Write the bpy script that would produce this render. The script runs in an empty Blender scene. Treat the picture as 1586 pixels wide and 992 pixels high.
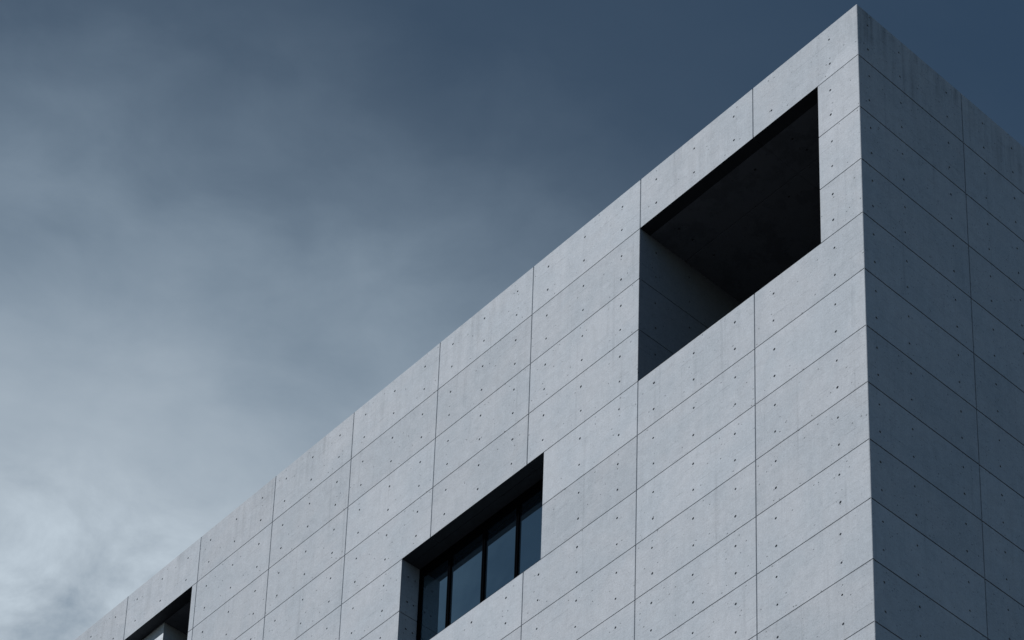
import bpy, math, random
from mathutils import Vector
random.seed(7)
R = math.radians
scene = bpy.context.scene
col = scene.collection

# ------------------------------------------------------------------ dimensions (metres)
TOP = 34.628                                  # top of the parapet
ROWS = [0.0, 0.90041, 1.80161, 2.70008, 3.60138, 4.52546, 5.43796, 6.32891, 7.21046, 8.10038, 8.99977, 9.89962]
while ROWS[-1] + 0.9 < TOP - 0.3:
    ROWS.append(ROWS[-1] + 0.9)
ROWS.append(TOP)
Z = [TOP - r for r in ROWS]                   # joint heights, from the top down
COLS = [0.0, 1.85919, 3.98783, 6.16321, 8.17963, 10.14801, 12.0339, 13.93196, 15.88588]
while len(COLS) < 15:
    COLS.append(COLS[-1] + 1.95)              # joints along the long wall, from the corner
LEN = COLS[-1]
SIDE = [0.0] + [1.998 * k for k in range(1, 7)]
DEP = SIDE[-1]
SUN_EL, SUN_REL = 46.0, 15.0                  # sun height, and its turn from the long wall's normal


# ------------------------------------------------------------------ mesh helper
class MB:
    def __init__(s):
        s.v, s.f, s.tone = [], [], []

    def face(s, pts, tone=0.5):
        i = len(s.v)
        s.v += [tuple(p) for p in pts]
        s.f.append(tuple(range(i, i + len(pts))))
        s.tone.append(tone)

    def box(s, a, b, tone=0.5, skip=''):
        x0, y0, z0 = a
        x1, y1, z1 = b
        q = {'-x': [(x0, y1, z0), (x0, y0, z0), (x0, y0, z1), (x0, y1, z1)],
             '+x': [(x1, y0, z0), (x1, y1, z0), (x1, y1, z1), (x1, y0, z1)],
             '-y': [(x0, y0, z0), (x1, y0, z0), (x1, y0, z1), (x0, y0, z1)],
             '+y': [(x1, y1, z0), (x0, y1, z0), (x0, y1, z1), (x1, y1, z1)],
             '-z': [(x0, y1, z0), (x1, y1, z0), (x1, y0, z0), (x0, y0, z0)],
             '+z': [(x0, y0, z1), (x1, y0, z1), (x1, y1, z1), (x0, y1, z1)]}
        for k, p in q.items():
            if k not in skip.split():
                s.face(p, tone)

    def build(s, name, mat, parent=None, label=None, bevel=0.0):
        me = bpy.data.meshes.new(name)
        me.from_pydata(s.v, [], s.f)
        at = me.attributes.new('tone', 'FLOAT', 'FACE')
        at.data.foreach_set('value', s.tone)
        me.materials.append(mat)
        o = bpy.data.objects.new(name, me)
        col.objects.link(o)
        if parent:
            o.parent = parent
        if label:
            o['label'] = label
        if bevel:
            import bmesh
            bm = bmesh.new()
            bm.from_mesh(me)
            bmesh.ops.remove_doubles(bm, verts=bm.verts, dist=1e-5)
            bmesh.ops.bevel(bm, geom=bm.edges[:], offset=bevel, segments=2, affect='EDGES')
            bm.to_mesh(me)
            bm.free()
        return o


NSEG = 16


def hole_cell(mb, P, u0, u1, v0, v1, r, tone):
    """a square of wall face with a cast tie hole in it"""
    cu, cv = (u0 + u1) / 2 + random.uniform(-.006, .006), (v0 + v1) / 2 + random.uniform(-.006, .006)
    r *= random.uniform(.9, 1.1)
    c = [(u1, v0), (u1, v1), (u0, v1), (u0, v0)]
    ring = lambda rr, d: [P(cu + rr * math.cos(-math.pi / 4 + 2 * math.pi * k / NSEG),
                            cv + rr * math.sin(-math.pi / 4 + 2 * math.pi * k / NSEG), d) for k in range(NSEG)]
    a = ring(r, 0)
    b = ring(r * .88, .042)
    q = NSEG // 4
    for k in range(4):
        pk, pn = P(*c[k], 0), P(*c[(k + 1) % 4], 0)
        for j in range(q):
            i0, i1 = (k * q + j), (k * q + j + 1) % NSEG
            if j < q // 2:
                mb.face([pk, a[i1], a[i0]], tone)
            else:
                mb.face([pn, a[i1], a[i0]], tone)
        mb.face([pk, pn, a[(k * q + q // 2) % NSEG]], tone)
    for j in range(NSEG):
        i1 = (j + 1) % NSEG
        mb.face([a[j], a[i1], b[i1], b[j]], tone)
    mb.face(b, tone * .6)


GV, GH = (.0100, .024), (.0070, .060)          # half width and depth of the upright and level joints


def panel(mb, P, u0, u1, v0, v1, edges, holes, openings, tone):
    """one cast panel: edges = (left, right, bottom, top) as (inset, depth); P maps (u, v, depth) to space"""
    (il, dl), (ir, dr), (ib, db), (it, dt) = edges
    a0, a1, b0, b1 = u0 + il, u1 - ir, v0 + ib, v1 - it
    inside = lambda u, v: any(o[0] < u < o[1] and o[2] < v < o[3] for o in openings)
    us, vs = {a0, a1}, {b0, b1}
    for o in openings:
        us |= {x for x in o[:2] if a0 < x < a1}
        vs |= {x for x in o[2:] if b0 < x < b1}
    hs = 0.045
    good = []
    for (hu, hv) in holes:
        if hu - hs < a0 or hu + hs > a1 or hv - hs < b0 or hv + hs > b1:
            continue
        if any(o[0] - hs - .01 < hu < o[1] + hs + .01 and o[2] - hs - .01 < hv < o[3] + hs + .01 for o in openings):
            continue
        good.append((hu, hv))
        us |= {hu - hs, hu + hs}
        vs |= {hv - hs, hv + hs}
    us, vs = sorted(us), sorted(vs)
    for i in range(len(us) - 1):
        for j in range(len(vs) - 1):
            mu, mv = (us[i] + us[i + 1]) / 2, (vs[j] + vs[j + 1]) / 2
            if inside(mu, mv):
                continue
            if any(abs(mu - h[0]) < .002 and abs(mv - h[1]) < .002 for h in good):
                hole_cell(mb, P, us[i], us[i + 1], vs[j], vs[j + 1], .0172, tone)
            else:
                mb.face([P(us[i], vs[j], 0), P(us[i + 1], vs[j], 0), P(us[i + 1], vs[j + 1], 0), P(us[i], vs[j + 1], 0)], tone)
    # sloping sides of the joints, left out where an opening eats the edge
    for k in range(len(vs) - 1):
        p, q = vs[k], vs[k + 1]
        pe, qe = (v0 if k == 0 else p), (v1 if k == len(vs) - 2 else q)
        if il and not inside(a0 + .001, (p + q) / 2):
            mb.face([P(u0, pe, dl), P(a0, p, 0), P(a0, q, 0), P(u0, qe, dl)], tone)
        if ir and not inside(a1 - .001, (p + q) / 2):
            mb.face([P(a1, p, 0), P(u1, pe, dr), P(u1, qe, dr), P(a1, q, 0)], tone)
    for k in range(len(us) - 1):
        p, q = us[k], us[k + 1]
        pe, qe = (u0 if k == 0 else p), (u1 if k == len(us) - 2 else q)
        if ib and not inside((p + q) / 2, b0 + .001):
            mb.face([P(pe, v0, db), P(qe, v0, db), P(q, b0, 0), P(p, b0, 0)], tone)
        if it and not inside((p + q) / 2, b1 - .001):
            mb.face([P(p, b1, 0), P(q, b1, 0), P(qe, v1, dt), P(pe, v1, dt)], tone)


def tone():
    return min(1, max(0, random.gauss(.5, .2)))


# ------------------------------------------------------------------ materials
def new_mat(name):
    m = bpy.data.materials.new(name)
    m.use_nodes = True
    nt = m.node_tree
    nt.nodes.clear()
    out = nt.nodes.new('ShaderNodeOutputMaterial')
    b = nt.nodes.new('ShaderNodeBsdfPrincipled')
    nt.links.new(b.outputs[0], out.inputs[0])
    return m, nt, b


class NT:
    """short-hands for wiring nodes"""
    def __init__(s, nt):
        s.nt = nt

    def n(s, t, **kw):
        x = s.nt.nodes.new(t)
        for k, v in kw.items():
            setattr(x, k, v)
        return x

    def put(s, sock, val):
        if hasattr(val, 'is_linked'):
            s.nt.links.new(val, sock)
        else:
            sock.default_value = val

    def math(s, op, a, b=None, c=None, clamp=False):
        x = s.n('ShaderNodeMath', operation=op, use_clamp=clamp)
        s.put(x.inputs[0], a)
        if b is not None:
            s.put(x.inputs[1], b)
        if c is not None:
            s.put(x.inputs[2], c)
        return x.outputs[0]

    def vmath(s, op, a, b):
        x = s.n('ShaderNodeVectorMath', operation=op)
        s.put(x.inputs[0], a)
        s.put(x.inputs[1], b)
        return x.outputs['Value'] if op == 'DOT_PRODUCT' else x.outputs[0]

    def ramp(s, fac, a, b, lo=0.0, hi=1.0):
        x = s.n('ShaderNodeMapRange', interpolation_type='SMOOTHSTEP')
        s.put(x.inputs[0], fac)
        for i, v in enumerate((a, b, lo, hi)):
            x.inputs[i + 1].default_value = v
        return x.outputs[0]

    def noise(s, vec, scale, detail=4, rough=.55, dist=0.0):
        x = s.n('ShaderNodeTexNoise')
        s.put(x.inputs['Vector'], vec)
        x.inputs['Scale'].default_value = scale
        x.inputs['Detail'].default_value = detail
        x.inputs['Roughness'].default_value = rough
        x.inputs['Distortion'].default_value = dist
        return x.outputs[0]

    def scale(s, vec, sc, loc=(0, 0, 0)):
        x = s.n('ShaderNodeMapping')
        s.put(x.inputs[0], vec)
        x.inputs['Scale'].default_value = sc
        x.inputs['Location'].default_value = loc
        return x.outputs[0]

    def mix(s, fac, a, b):
        x = s.n('ShaderNodeMix', data_type='RGBA')
        s.put(x.inputs[0], fac)
        s.put(x.inputs[6], a)
        s.put(x.inputs[7], b)
        return x.outputs[2]


def concrete(name, base, patch=False, weather=True, amp=1.0):
    m, nt, b = new_mat(name)
    N = NT(nt)
    P = N.n('ShaderNodeTexCoord').outputs['Object']
    sep = N.n('ShaderNodeSeparateXYZ')
    nt.links.new(P, sep.inputs[0])
    X, Y, Zc = sep.outputs
    att = N.n('ShaderNodeAttribute', attribute_name='tone')
    # tone: cast-to-cast, clouds, blotches, upright streaks
    cloud = N.noise(P, 1.1, 5, .6, .4)
    blot = N.noise(P, 6.5, 5, .62, .6)
    fine = N.noise(P, 38, 4, .65)
    streak = N.noise(N.scale(P, (7, 7, .5)), 1.6, 4, .6)
    hatch = N.noise(N.scale(P, (1.4, 1.4, 14)), 1.9, 3, .6)
    grain = N.noise(P, 85, 3, .7)
    comb = N.noise(N.scale(P, (3, 3, 22)), 3.0, 5, .7)          # marks left along the boards
    v = N.math('MULTIPLY_ADD', att.outputs['Fac'], .15 * amp, 1 - .075 * amp)
    for tex, a in ((cloud, .26), (blot, .30), (streak, .15), (fine, .50), (grain, .40), (hatch, .12), (comb, .24)):
        v = N.math('ADD', v, N.math('MULTIPLY', N.math('SUBTRACT', tex, .5), a * amp))
    # pinholes left by air bubbles
    def pins(scale, r, keep, seed):
        vo = N.n('ShaderNodeTexVoronoi', feature='F1')
        nt.links.new(N.scale(P, (1, 1, 1), (seed, seed * 2, seed)), vo.inputs['Vector'])
        vo.inputs['Scale'].default_value = scale
        c = N.n('ShaderNodeSeparateColor')
        nt.links.new(vo.outputs['Color'], c.inputs[0])
        on = N.math('GREATER_THAN', c.outputs[0], keep)
        rad = N.math('MULTIPLY_ADD', c.outputs[1], r * .7, r * .5)
        d = N.math('DIVIDE', vo.outputs['Distance'], rad)
        return N.math('MULTIPLY', N.ramp(d, 1.15, .6), on)
    pin = N.math('MAXIMUM', pins(9, .10, .50, 3.1), pins(18, .13, .52, 11.7))
    # faint ridges where the boards of the formwork met, broken along their run
    fz = N.math('ABSOLUTE', N.math('SUBTRACT', N.math('FRACT', N.math('DIVIDE', N.math('SUBTRACT', TOP, Zc), .3004)), .5))
    wob = N.math('MULTIPLY', N.math('SUBTRACT', N.noise(P, 3, 2), .5), .02)
    ridge = N.ramp(N.math('ABSOLUTE', N.math('SUBTRACT', N.math('ADD', fz, wob), .5)), .02, .006)
    ridge = N.math('MULTIPLY', ridge, N.ramp(N.noise(P, 2.6, 5, .75), .47, .60))
    v = N.math('SUBTRACT', v, N.math('MULTIPLY', ridge, .22))
    v = N.math('SUBTRACT', v, N.math('MULTIPLY', pin, .42))
    if weather:
        # rain streaks running down from the parapet and soft damp patches
        down = N.math('SUBTRACT', TOP, Zc)
        run = N.noise(N.scale(P, (5.5, 5.5, .25)), 1.3, 5, .65)
        wet = N.math('MULTIPLY', N.ramp(down, 1.5, 0.1), N.ramp(run, .42, .66))
        v = N.math('SUBTRACT', v, N.math('MULTIPLY', N.math('MULTIPLY', wet, N.ramp(N.noise(P, .8, 2), .42, .62, .25, 1)), N.ramp(X, -.05, -.02, .15, .42)))
        run2 = N.noise(N.scale(P, (9, 9, .3), (4, 1, 2)), 1.2, 4, .6)
        v = N.math('SUBTRACT', v, N.math('MULTIPLY', N.ramp(run2, .58, .74), .10))
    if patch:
        # a paler area, three-cornered, beside the top corner
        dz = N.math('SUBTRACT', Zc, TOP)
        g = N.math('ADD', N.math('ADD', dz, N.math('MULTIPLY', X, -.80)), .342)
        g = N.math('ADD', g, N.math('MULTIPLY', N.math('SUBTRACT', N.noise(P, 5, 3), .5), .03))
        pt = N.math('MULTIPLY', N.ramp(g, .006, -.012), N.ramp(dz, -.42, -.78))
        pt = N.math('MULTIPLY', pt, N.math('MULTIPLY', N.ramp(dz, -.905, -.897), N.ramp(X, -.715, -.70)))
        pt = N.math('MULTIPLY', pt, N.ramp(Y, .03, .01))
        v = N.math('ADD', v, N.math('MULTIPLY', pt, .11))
    rgb = N.n('ShaderNodeRGB')
    rgb.outputs[0].default_value = (*base, 1)
    warm = N.mix(N.ramp(cloud, .35, .65), rgb.outputs[0], (base[0] * 1.03, base[1] * 1.0, base[2] * .985, 1))
    hsv = N.n('ShaderNodeVectorMath', operation='SCALE')
    nt.links.new(warm, hsv.inputs[0])
    nt.links.new(v, hsv.inputs['Scale'])
    nt.links.new(hsv.outputs[0], b.inputs['Base Color'])
    b.inputs['Roughness'].default_value = .82
    b.inputs['Specular IOR Level'].default_value = .25
    h = N.math('MULTIPLY', N.noise(P, 55, 5, .7), .0030)
    h = N.math('ADD', h, N.math('MULTIPLY', N.noise(P, 9, 4, .6), .0035))
    h = N.math('ADD', h, N.math('MULTIPLY', pin, -.006))
    h = N.math('ADD', h, N.math('MULTIPLY', ridge, .0012))
    bp = N.n('ShaderNodeBump')
    bp.inputs['Strength'].default_value = .8
    bp.inputs['Distance'].default_value = 1.0
    nt.links.new(h, bp.inputs['Height'])
    nt.links.new(bp.outputs[0], b.inputs['Normal'])
    return m


def plain(name, base, rough=.6, spec=.4, metal=0.0, var=.1, scale=12):
    m, nt, b = new_mat(name)
    N = NT(nt)
    P = N.n('ShaderNodeTexCoord').outputs['Object']
    t = N.noise(P, scale, 5, .6)
    lo, hi = tuple(c * (1 - var) for c in base), tuple(c * (1 + var) for c in base)
    nt.links.new(N.mix(N.ramp(t, .3, .7), (*lo, 1), (*hi, 1)), b.inputs['Base Color'])
    b.inputs['Roughness'].default_value = rough
    b.inputs['Specular IOR Level'].default_value = spec
    b.inputs['Metallic'].default_value = metal
    return m


def coated_glass():
    m, nt, b = new_mat('tinted glass')
    N = NT(nt)
    P = N.n('ShaderNodeTexCoord').outputs['Object']
    b.inputs['Base Color'].default_value = (.005, .009, .014, 1)
    b.inputs['Roughness'].default_value = .015
    b.inputs['IOR'].default_value = 3.4
    b.inputs['Specular Tint'].default_value = (.62, .87, 1.0, 1)
    bp = N.n('ShaderNodeBump')                       # rolled glass is never quite flat
    bp.inputs['Strength'].default_value = .25
    bp.inputs['Distance'].default_value = 1
    nt.links.new(N.math('MULTIPLY', N.noise(P, 1.6, 2, .4), .004), bp.inputs['Height'])
    nt.links.new(bp.outputs[0], b.inputs['Normal'])
    return m


BASE = (.301, .319, .344)
M = {
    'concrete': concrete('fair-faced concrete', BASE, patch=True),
    'lining': concrete('shade-darkened recess concrete', (.215, .235, .265), weather=False, amp=.8),  # the wall's concrete with the recess shade darkened into its colour
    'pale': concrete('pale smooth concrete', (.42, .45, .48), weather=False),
    'ceiling': concrete('shade-darkened ceiling concrete', (.15, .163, .185), weather=False, amp=.2),  # ceiling concrete, deep shade put into its base colour
    'soffit': plain('black drip lining', (.034, .038, .044), .7, .2),
    'dark': plain('dark bounce-absorbing surface', (.018, .019, .021), .85, .1),  # unseen floors and walls made near black to cut bounced light
    'frame': plain('black coated aluminium', (.002, .0023, .003), .7, .0),
    'glass': coated_glass(),
    'roof': plain('roof gravel', (.12, .12, .12), .9, .2, 0, .35, 60),
    'asphalt': plain('asphalt', (.030, .031, .033), .9, .2, 0, .25, 30),
    'paving': plain('dark stone paving', (.05, .051, .054), .85, .2, 0, .2, 3),
}

# ------------------------------------------------------------------ the building
house = bpy.data.objects.new('concrete_building', None)
col.objects.link(house)
house['label'] = 'tall pale grey concrete building with panel joints, tie holes and three deep openings'
house['category'] = 'building'

# openings in the long wall: (x0, x1, z0, z1)
BIG = (-COLS[2], -.70054, Z[4], Z[1])
WIN = (-8.7941, -5.81774, Z[6], Z[4])
REC = (-17.836, -14.0552, Z[4], Z[1])
OPEN = [BIG, WIN, REC]
HU = [.305, 1.04, 1.78]
HV = [.235, .665]


def holes_for(u0, u1, v0, v1, us):
    """us measured from u0; level lines measured down from v1"""
    s = (v1 - v0) / .9
    return [(u0 + a, v1 - h * s) for a in us for h in HV]


long_wall = MB()
Pl = lambda u, v, d: (u, d, v)
for i in range(len(COLS) - 1):
    x0, x1 = -COLS[i + 1], -COLS[i]
    for j in range(len(Z) - 1):
        z0, z1 = Z[j + 1], Z[j]
        w = (x1 - x0) / 2.13
        if i == 0:
            hl = holes_for(x0, x1, z0, z1, [.334, 1.375])
            if j == 0:
                hl = [h for h in hl if not (h[0] < -1 and h[1] > z0 + .45)]
        else:
            hl = holes_for(x0, x1, z0, z1, [a * w for a in HU])
        if j > 18:
            hl = []
        e = (GV if i < len(COLS) - 2 else (0, 0), GV if i else (.006, .006),
             GH if j < len(Z) - 2 else (0, 0), GH if j else (.006, .006))
        ops = [o for o in OPEN if o[0] < x1 and o[1] > x0 and o[2] < z1 - .02 and o[3] > z0 + .02]
        panel(long_wall, Pl, x0, x1, z0, z1, e, hl, ops, tone())
long_wall.build('wall', M['concrete'], house, 'sunlit long wall of pale concrete panels')

end_wall = MB()
Pr = lambda u, v, d: (-d, u, v)
for i in range(len(SIDE) - 1):
    y0, y1 = SIDE[i] + (.006 if i == 0 else 0), SIDE[i + 1]
    for j in range(len(Z) - 1):
        z0, z1 = Z[j + 1], Z[j]
        us = [.186, .781, 1.69] if i == 0 else [.412, 1.0, 1.69]
        hl = holes_for(y0, y1, z0, z1, us) if j <= 18 else []
        S = (.0095, .07)                          # wider, deeper joints on this side
        e = (S if i else (0, 0), S if i < len(SIDE) - 2 else (0, 0),
             S if j < len(Z) - 2 else (0, 0), S if j else (.006, .006))
        panel(end_wall, Pr, y0, y1, z0, z1, e, hl, [], tone())
end_wall.build('wall', M['concrete'], house, 'shaded end wall of concrete panels')

rear = MB()
rear.face([(-LEN, DEP, 0), (-LEN, 0, 0), (-LEN, 0, TOP), (-LEN, DEP, TOP)])
rear.face([(0, DEP, 0), (-LEN, DEP, 0), (-LEN, DEP, TOP), (0, DEP, TOP)])
rear.build('wall', M['concrete'], house, 'plain rear walls facing away')

T = .30                                         # parapet: top and inner faces behind the outer panels
RZ = TOP - .62
par = MB()
x0, x1, y0, y1 = -LEN, -.006, .006, DEP
a = [(x0, y0), (x1, y0), (x1, y1), (x0, y1)]
b = [(x0 + T, y0 + T), (x1 - T, y0 + T), (x1 - T, y1 - T), (x0 + T, y1 - T)]
for k in range(4):
    n = (k + 1) % 4
    par.face([(*a[k], TOP), (*a[n], TOP), (*b[n], TOP), (*b[k], TOP)])
    par.face([(*b[k], TOP), (*b[n], TOP), (*b[n], RZ), (*b[k], RZ)])
par.build('parapet', M['concrete'], house)
rf = MB()
rf.face([(*p, RZ) for p in b])
rf.build('roof', M['roof'], house)

# --- the big corner loggia
X0, X1, Z0, Z1 = BIG
D = 3.4
ST = .185                                       # width of the dark drip lining along each head
lg = MB()
Pj = lambda u, v, d: (X0 - d, u, v)             # left side wall, seen from the right
ds = [0.0, 1.75, D]
for i in range(2):
    for j in range(1, 4):
        hl = holes_for(ds[i], ds[i + 1], Z[j + 1], Z[j], [.30, .93] if i == 0 else [.3, .95])
        e = ((0, 0), (0, 0), GH if j < 3 else (0, 0), GH if j > 1 else (0, 0))
        panel(lg, Pj, ds[i], ds[i + 1], Z[j + 1], Z[j], e, hl, [], tone())
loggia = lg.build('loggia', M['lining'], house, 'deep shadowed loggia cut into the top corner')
cl = MB()
Pc = lambda u, v, d: (u, v, Z1 + d)
xs = [X0, -COLS[1], X1]
ys = [ST, .84, 2.1, D]
for i in range(2):
    for j in range(3):
        hl = [(xs[i] + .35, ys[j] + .2), (xs[i + 1] - .35, ys[j] + .2), (xs[i] + .35, ys[j + 1] - .2)]
        panel(cl, Pc, xs[i], xs[i + 1], ys[j], ys[j + 1],
              ((.003, .004) if i else (0, 0), (0, 0) if i else (.003, .004), (.009, .016) if j else (.004, .006), (.009, .016) if j < 2 else (0, 0)),
              hl, [], tone())
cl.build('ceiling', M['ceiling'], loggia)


def soffit(x0, x1, z, d0, d1, parent, joints=()):
    s = MB()
    xs = [x0] + list(joints) + [x1]
    for k in range(len(xs) - 1):
        p, q = xs[k] + (.003 if k else 0), xs[k + 1] - (.003 if k < len(xs) - 2 else 0)
        s.box((p, d0 + .004, z - .0), (q, d1, z + .06), skip='+z')
        s.face([(p, d0, z + .004), (p, d0 + .004, z), (q, d0 + .004, z), (q, d0, z + .004)])
    return s.build('soffit', M['soffit'], parent)


soffit(X0, X1, Z1, 0, ST, loggia, [-COLS[1]])
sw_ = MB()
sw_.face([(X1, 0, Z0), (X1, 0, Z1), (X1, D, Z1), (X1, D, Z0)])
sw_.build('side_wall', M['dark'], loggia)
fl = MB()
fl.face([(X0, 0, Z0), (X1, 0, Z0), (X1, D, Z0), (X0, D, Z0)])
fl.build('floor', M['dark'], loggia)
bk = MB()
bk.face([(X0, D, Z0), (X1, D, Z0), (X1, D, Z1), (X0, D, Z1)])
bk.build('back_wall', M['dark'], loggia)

# --- the four-light window
X0, X1, Z0, Z1 = WIN
FD, GD = .320, .345                             # depth of the frame's face and of the glass
wd = MB()
Pw = lambda u, v, d: (X0 - d, u, v)
for j in (4, 5):
    panel(wd, Pw, 0, .46, Z[j + 1], Z[j], ((0, 0), (0, 0), GH if j == 4 else (0, 0), GH if j == 5 else (0, 0)),
          holes_for(0, .46, Z[j + 1], Z[j], [.13, .25]), [], tone())
wd.face([(X1, 0, Z0), (X1, 0, Z1), (X1, .46, Z1), (X1, .46, Z0)])
wd.face([(X0, 0, Z0), (X1, 0, Z0), (X1, .46, Z0), (X0, .46, Z0)])
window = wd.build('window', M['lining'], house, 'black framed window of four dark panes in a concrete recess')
soffit(X0, X1, Z1, 0, .155, window, [-COLS[4], -COLS[3]])
s2 = MB()
s2.box((X0, .160, Z1 - .001), (X1, FD + .06, Z1 + .05), skip='+z')
s2.build('soffit', M['soffit'], window)
FW, HD, SL = .048, .15, .09
fr = MB()
fr.box((X0, FD, Z0), (X0 + FW, FD + .09, Z1 - .002))
fr.box((X1 - .06, FD, Z0), (X1, FD + .09, Z1 - .002))
fr.box((X0 + FW + .0005, FD, Z1 - HD * .52), (X1 - .0605, FD + .09, Z1 - .002))
fr.box((X0 + FW + .0005, FD + .010, Z1 - HD), (X1 - .0605, FD + .09, Z1 - HD * .52 - .006))
fr.box((X0 + FW + .0005, FD, Z0), (X1 - .0605, FD + .09, Z0 + SL))
fr.build('frame', M['frame'], window)
mull = [-8.133, -7.398, -6.701]
MW = .054
edges = [X0 + FW]
for c in mull:
    q = MB()
    q.box((c - MW / 2, FD - .004, Z0 + SL + .0005), (c - .006, FD + .08, Z1 - HD - .0005))
    q.box((c - .006, FD + .006, Z0 + SL + .0005), (c + .006, FD + .08, Z1 - HD - .0005), skip='-x +x')
    q.box((c + .006, FD - .004, Z0 + SL + .0005), (c + MW / 2, FD + .08, Z1 - HD - .0005))
    q.build('mullion', M['frame'], window)
    edges += [c - MW / 2, c + MW / 2]
edges.append(X1 - .06)
for k in range(4):
    q = MB()
    t0, t1 = random.uniform(-.0012, .0012), random.uniform(-.0012, .0012)
    p0, p1, zb, zt = edges[2 * k] - .004, edges[2 * k + 1] + .004, Z0 + SL - .01, Z1 - HD + .01
    for s0, fl_ in ((0, 0), (.024, 1)):
        pts = [(p0, GD + s0 - t0, zb), (p1, GD + s0 + t0, zb), (p1, GD + s0 + t0 + t1, zt), (p0, GD + s0 - t0 + t1, zt)]
        q.face(pts if not fl_ else pts[::-1])
    q.build('pane', M['glass'], window)

# --- the recess by the far end: a pale inner wall just behind the face and a narrow dark loggia beside it
X0, X1, Z0, Z1 = REC
XC, DW, D2 = -15.062, .197, 2.4
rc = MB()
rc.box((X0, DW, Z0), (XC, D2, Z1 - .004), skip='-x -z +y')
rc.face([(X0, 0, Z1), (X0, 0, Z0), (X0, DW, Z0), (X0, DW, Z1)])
q = MB()
q.face([(X1, 0, Z0), (X1, 0, Z1), (X1, D2, Z1), (X1, D2, Z0)])
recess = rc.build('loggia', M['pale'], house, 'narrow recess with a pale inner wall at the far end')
q.build('side_wall', M['dark'], recess)
soffit(X0, X1, Z1, 0, ST, recess)
q = MB()
q.box((XC - .3, ST + .006, Z1), (X1, D2, Z1 + .05), skip='+z')
q.build('ceiling', M['ceiling'], recess)
q = MB()
q.face([(X0, 0, Z0), (X1, 0, Z0), (X1, D2, Z0), (X0, D2, Z0)])
q.build('floor', M['dark'], recess)
q = MB()
q.face([(XC, D2, Z0), (X1, D2, Z0), (X1, D2, Z1), (XC, D2, Z1)])
q.build('back_wall', M['dark'], recess)

# ------------------------------------------------------------------ the ground
g = MB()
g.face([(-900, -900, -.12), (900, -900, -.12), (900, 900, -.12), (-900, 900, -.12)])
g.build('ground', M['asphalt'])['kind'] = 'structure'
p = MB()
p.box((-LEN - 5, -6, -.12), (6, DEP + 5, .0), skip='-z')
p.build('pavement', M['paving'])['kind'] = 'structure'

# ------------------------------------------------------------------ sky and sun
az = R(SUN_REL)
sd = Vector((-math.sin(az) * math.cos(R(SUN_EL)), -math.cos(az) * math.cos(R(SUN_EL)), math.sin(R(SUN_EL))))
world = bpy.data.worlds.new('World')
scene.world = world
world.use_nodes = True
nt = world.node_tree
nt.nodes.clear()
N = NT(nt)
wo = N.n('ShaderNodeOutputWorld')
bg = N.n('ShaderNodeBackground')
bg.inputs['Strength'].default_value = .1
nt.links.new(bg.outputs[0], wo.inputs[0])
sky = N.n('ShaderNodeTexSky', sky_type='NISHITA')
sky.sun_disc = False
sky.sun_elevation = R(SUN_EL)
sky.sun_rotation = R(180 + SUN_REL)
sky.altitude = 300
sky.air_density = 1.0
sky.dust_density = .6
sky.ozone_density = 1.5
SKYMUL = (.36, .425, .41, 1)
G = N.n('ShaderNodeTexCoord').outputs['Generated']
base = N.n('ShaderNodeMix', data_type='RGBA', blend_type='MULTIPLY')
base.inputs[0].default_value = 1
nt.links.new(sky.outputs[0], base.inputs[6])
base.inputs[7].default_value = SKYMUL
# unseen eastern sky brightened and blued, an added fill for the shaded end wall
east_fill = N.ramp(N.vmath('DOT_PRODUCT', G, (.93, .1, .35)), -.24, .75, 1.0, 1.95)
lit0 = N.n('ShaderNodeVectorMath', operation='SCALE')
nt.links.new(base.outputs[2], lit0.inputs[0])
nt.links.new(east_fill, lit0.inputs['Scale'])
lit = N.n('ShaderNodeVectorMath', operation='MULTIPLY')
nt.links.new(lit0.outputs[0], lit.inputs[0])
nt.links.new(N.mix(N.ramp(east_fill, 1.0, 1.9), (1, 1, 1, 1), (1.05, 1.05, 1.14, 1)), lit.inputs[1])
# thin layered cloud, densest low in the west
low = Vector((math.cos(R(152)) * math.cos(R(25)), math.sin(R(152)) * math.cos(R(25)), math.sin(R(25))))
s = N.vmath('DOT_PRODUCT', G, tuple(low))
n1 = N.noise(N.scale(G, (1, 1, 1.5), (.7, .2, .4)), 8.0, 5, .5, .2)
n2 = N.noise(N.scale(G, (1, 1, 2.2), (3.1, 1.7, 0)), 20.0, 6, .56, .25)
sw = N.math('ADD', s, N.math('MULTIPLY', N.math('SUBTRACT', n1, .5), .030))
sw = N.math('ADD', sw, N.math('MULTIPLY', N.math('SUBTRACT', n2, .5), .019))
veil = N.n('ShaderNodeValToRGB')
nt.links.new(sw, veil.inputs[0])
el = veil.color_ramp.elements
el[0].position, el[0].color = .862, (0, 0, 0, 1)
el[1].position, el[1].color = .988, (1, 1, 1, 1)
for pos, val in ((.90, .04), (.913, .10), (.928, .24), (.943, .48), (.959, .74), (.968, .86)):
    x = el.new(pos)
    x.color = (val, val, val, 1)
CLOUD = (4.95, 5.75, 6.5, 1)
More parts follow.
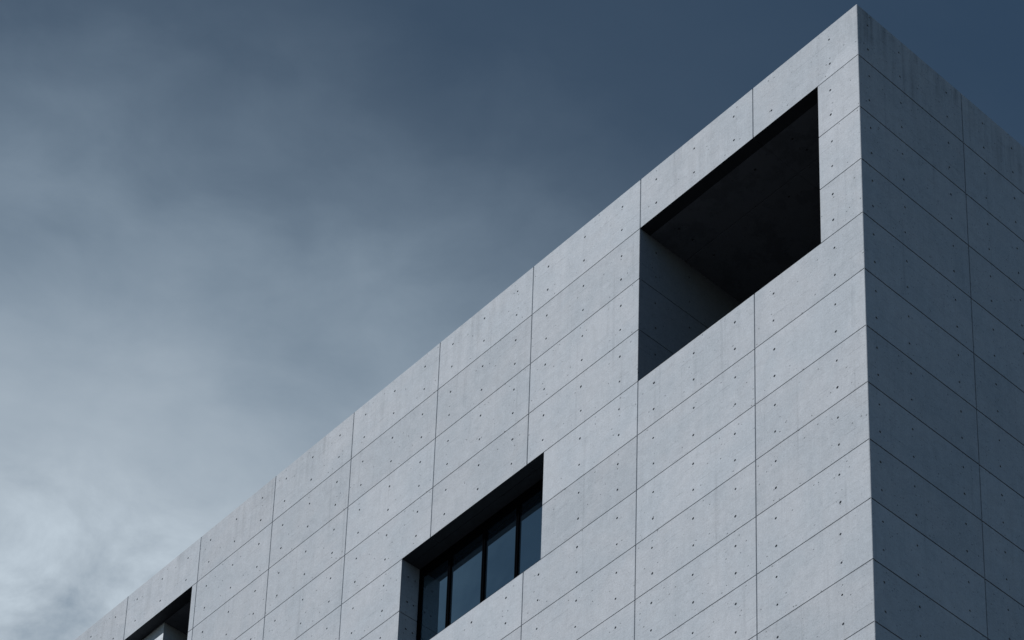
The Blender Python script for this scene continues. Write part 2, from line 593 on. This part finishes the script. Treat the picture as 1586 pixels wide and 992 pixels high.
# lumpier cloud low down, and a thin broken veil over the southern sky
sep = N.n('ShaderNodeSeparateXYZ')
nt.links.new(G, sep.inputs[0])
lump = N.noise(N.scale(G, (1, 1, 1.8), (.2, 3.3, 5.1)), 26.0, 7, .60, .3)
lumps = N.math('MULTIPLY', N.math('SUBTRACT', lump, .53), N.ramp(sep.outputs[2], .68, .63, 0, 1.7))
south = N.ramp(N.vmath('DOT_PRODUCT', G, (-.55, -.70, .45)), .55, .9)
thin = N.math('MULTIPLY', south, N.ramp(N.noise(N.scale(G, (1, 1, 2)), 9.0, 5, .55, .3), .40, .68, 0, .34))
vf = N.math('ADD', veil.outputs[0], N.math('MULTIPLY', lumps, veil.outputs[0]))
vf = N.math('MAXIMUM', N.math('ADD', vf, thin), 0.0)
mx = N.n('ShaderNodeMix', data_type='RGBA', clamp_factor=False)
nt.links.new(vf, mx.inputs[0])
nt.links.new(lit.outputs[0], mx.inputs[6])
nt.links.new(N.mix(N.ramp(vf, .15, .85), (4.4, 5.65, 6.85, 1), CLOUD), mx.inputs[7])
nt.links.new(mx.outputs[2], bg.inputs[0])

sun = bpy.data.lights.new('sun', 'SUN')
sun.energy = 5.0
sun.angle = R(.5)
sun.color = (.955, .98, 1.0)
so = bpy.data.objects.new('sun', sun)
so.rotation_euler = sd.to_track_quat('Z', 'Y').to_euler()
so.location = (0, 0, 80)
col.objects.link(so)

# ------------------------------------------------------------------ camera (a tele lens on a shift body)
cam = bpy.data.cameras.new('camera')
co = bpy.data.objects.new('camera', cam)
col.objects.link(co)
yaw, pitch = 2.36403, .45849
f = Vector((math.cos(pitch) * math.cos(yaw), math.cos(pitch) * math.sin(yaw), math.sin(pitch)))
co.location = (18.56448, -20.84358, TOP - 33.02809)
co.rotation_euler = f.to_track_quat('-Z', 'Y').to_euler()
cam.sensor_width = 36
cam.lens = 4832.72855 / 1586 * 36
cam.shift_x = -(1103.47694 - 793) / 1586
cam.shift_y = (2116.5496 - 496) / 1586
cam.clip_end = 5000
scene.camera = co

vs = scene.view_settings
vs.view_transform = 'Standard'
vs.look = 'None'
vs.exposure = 0.0
vs.gamma = 1.0
scene.cycles.use_denoising = True
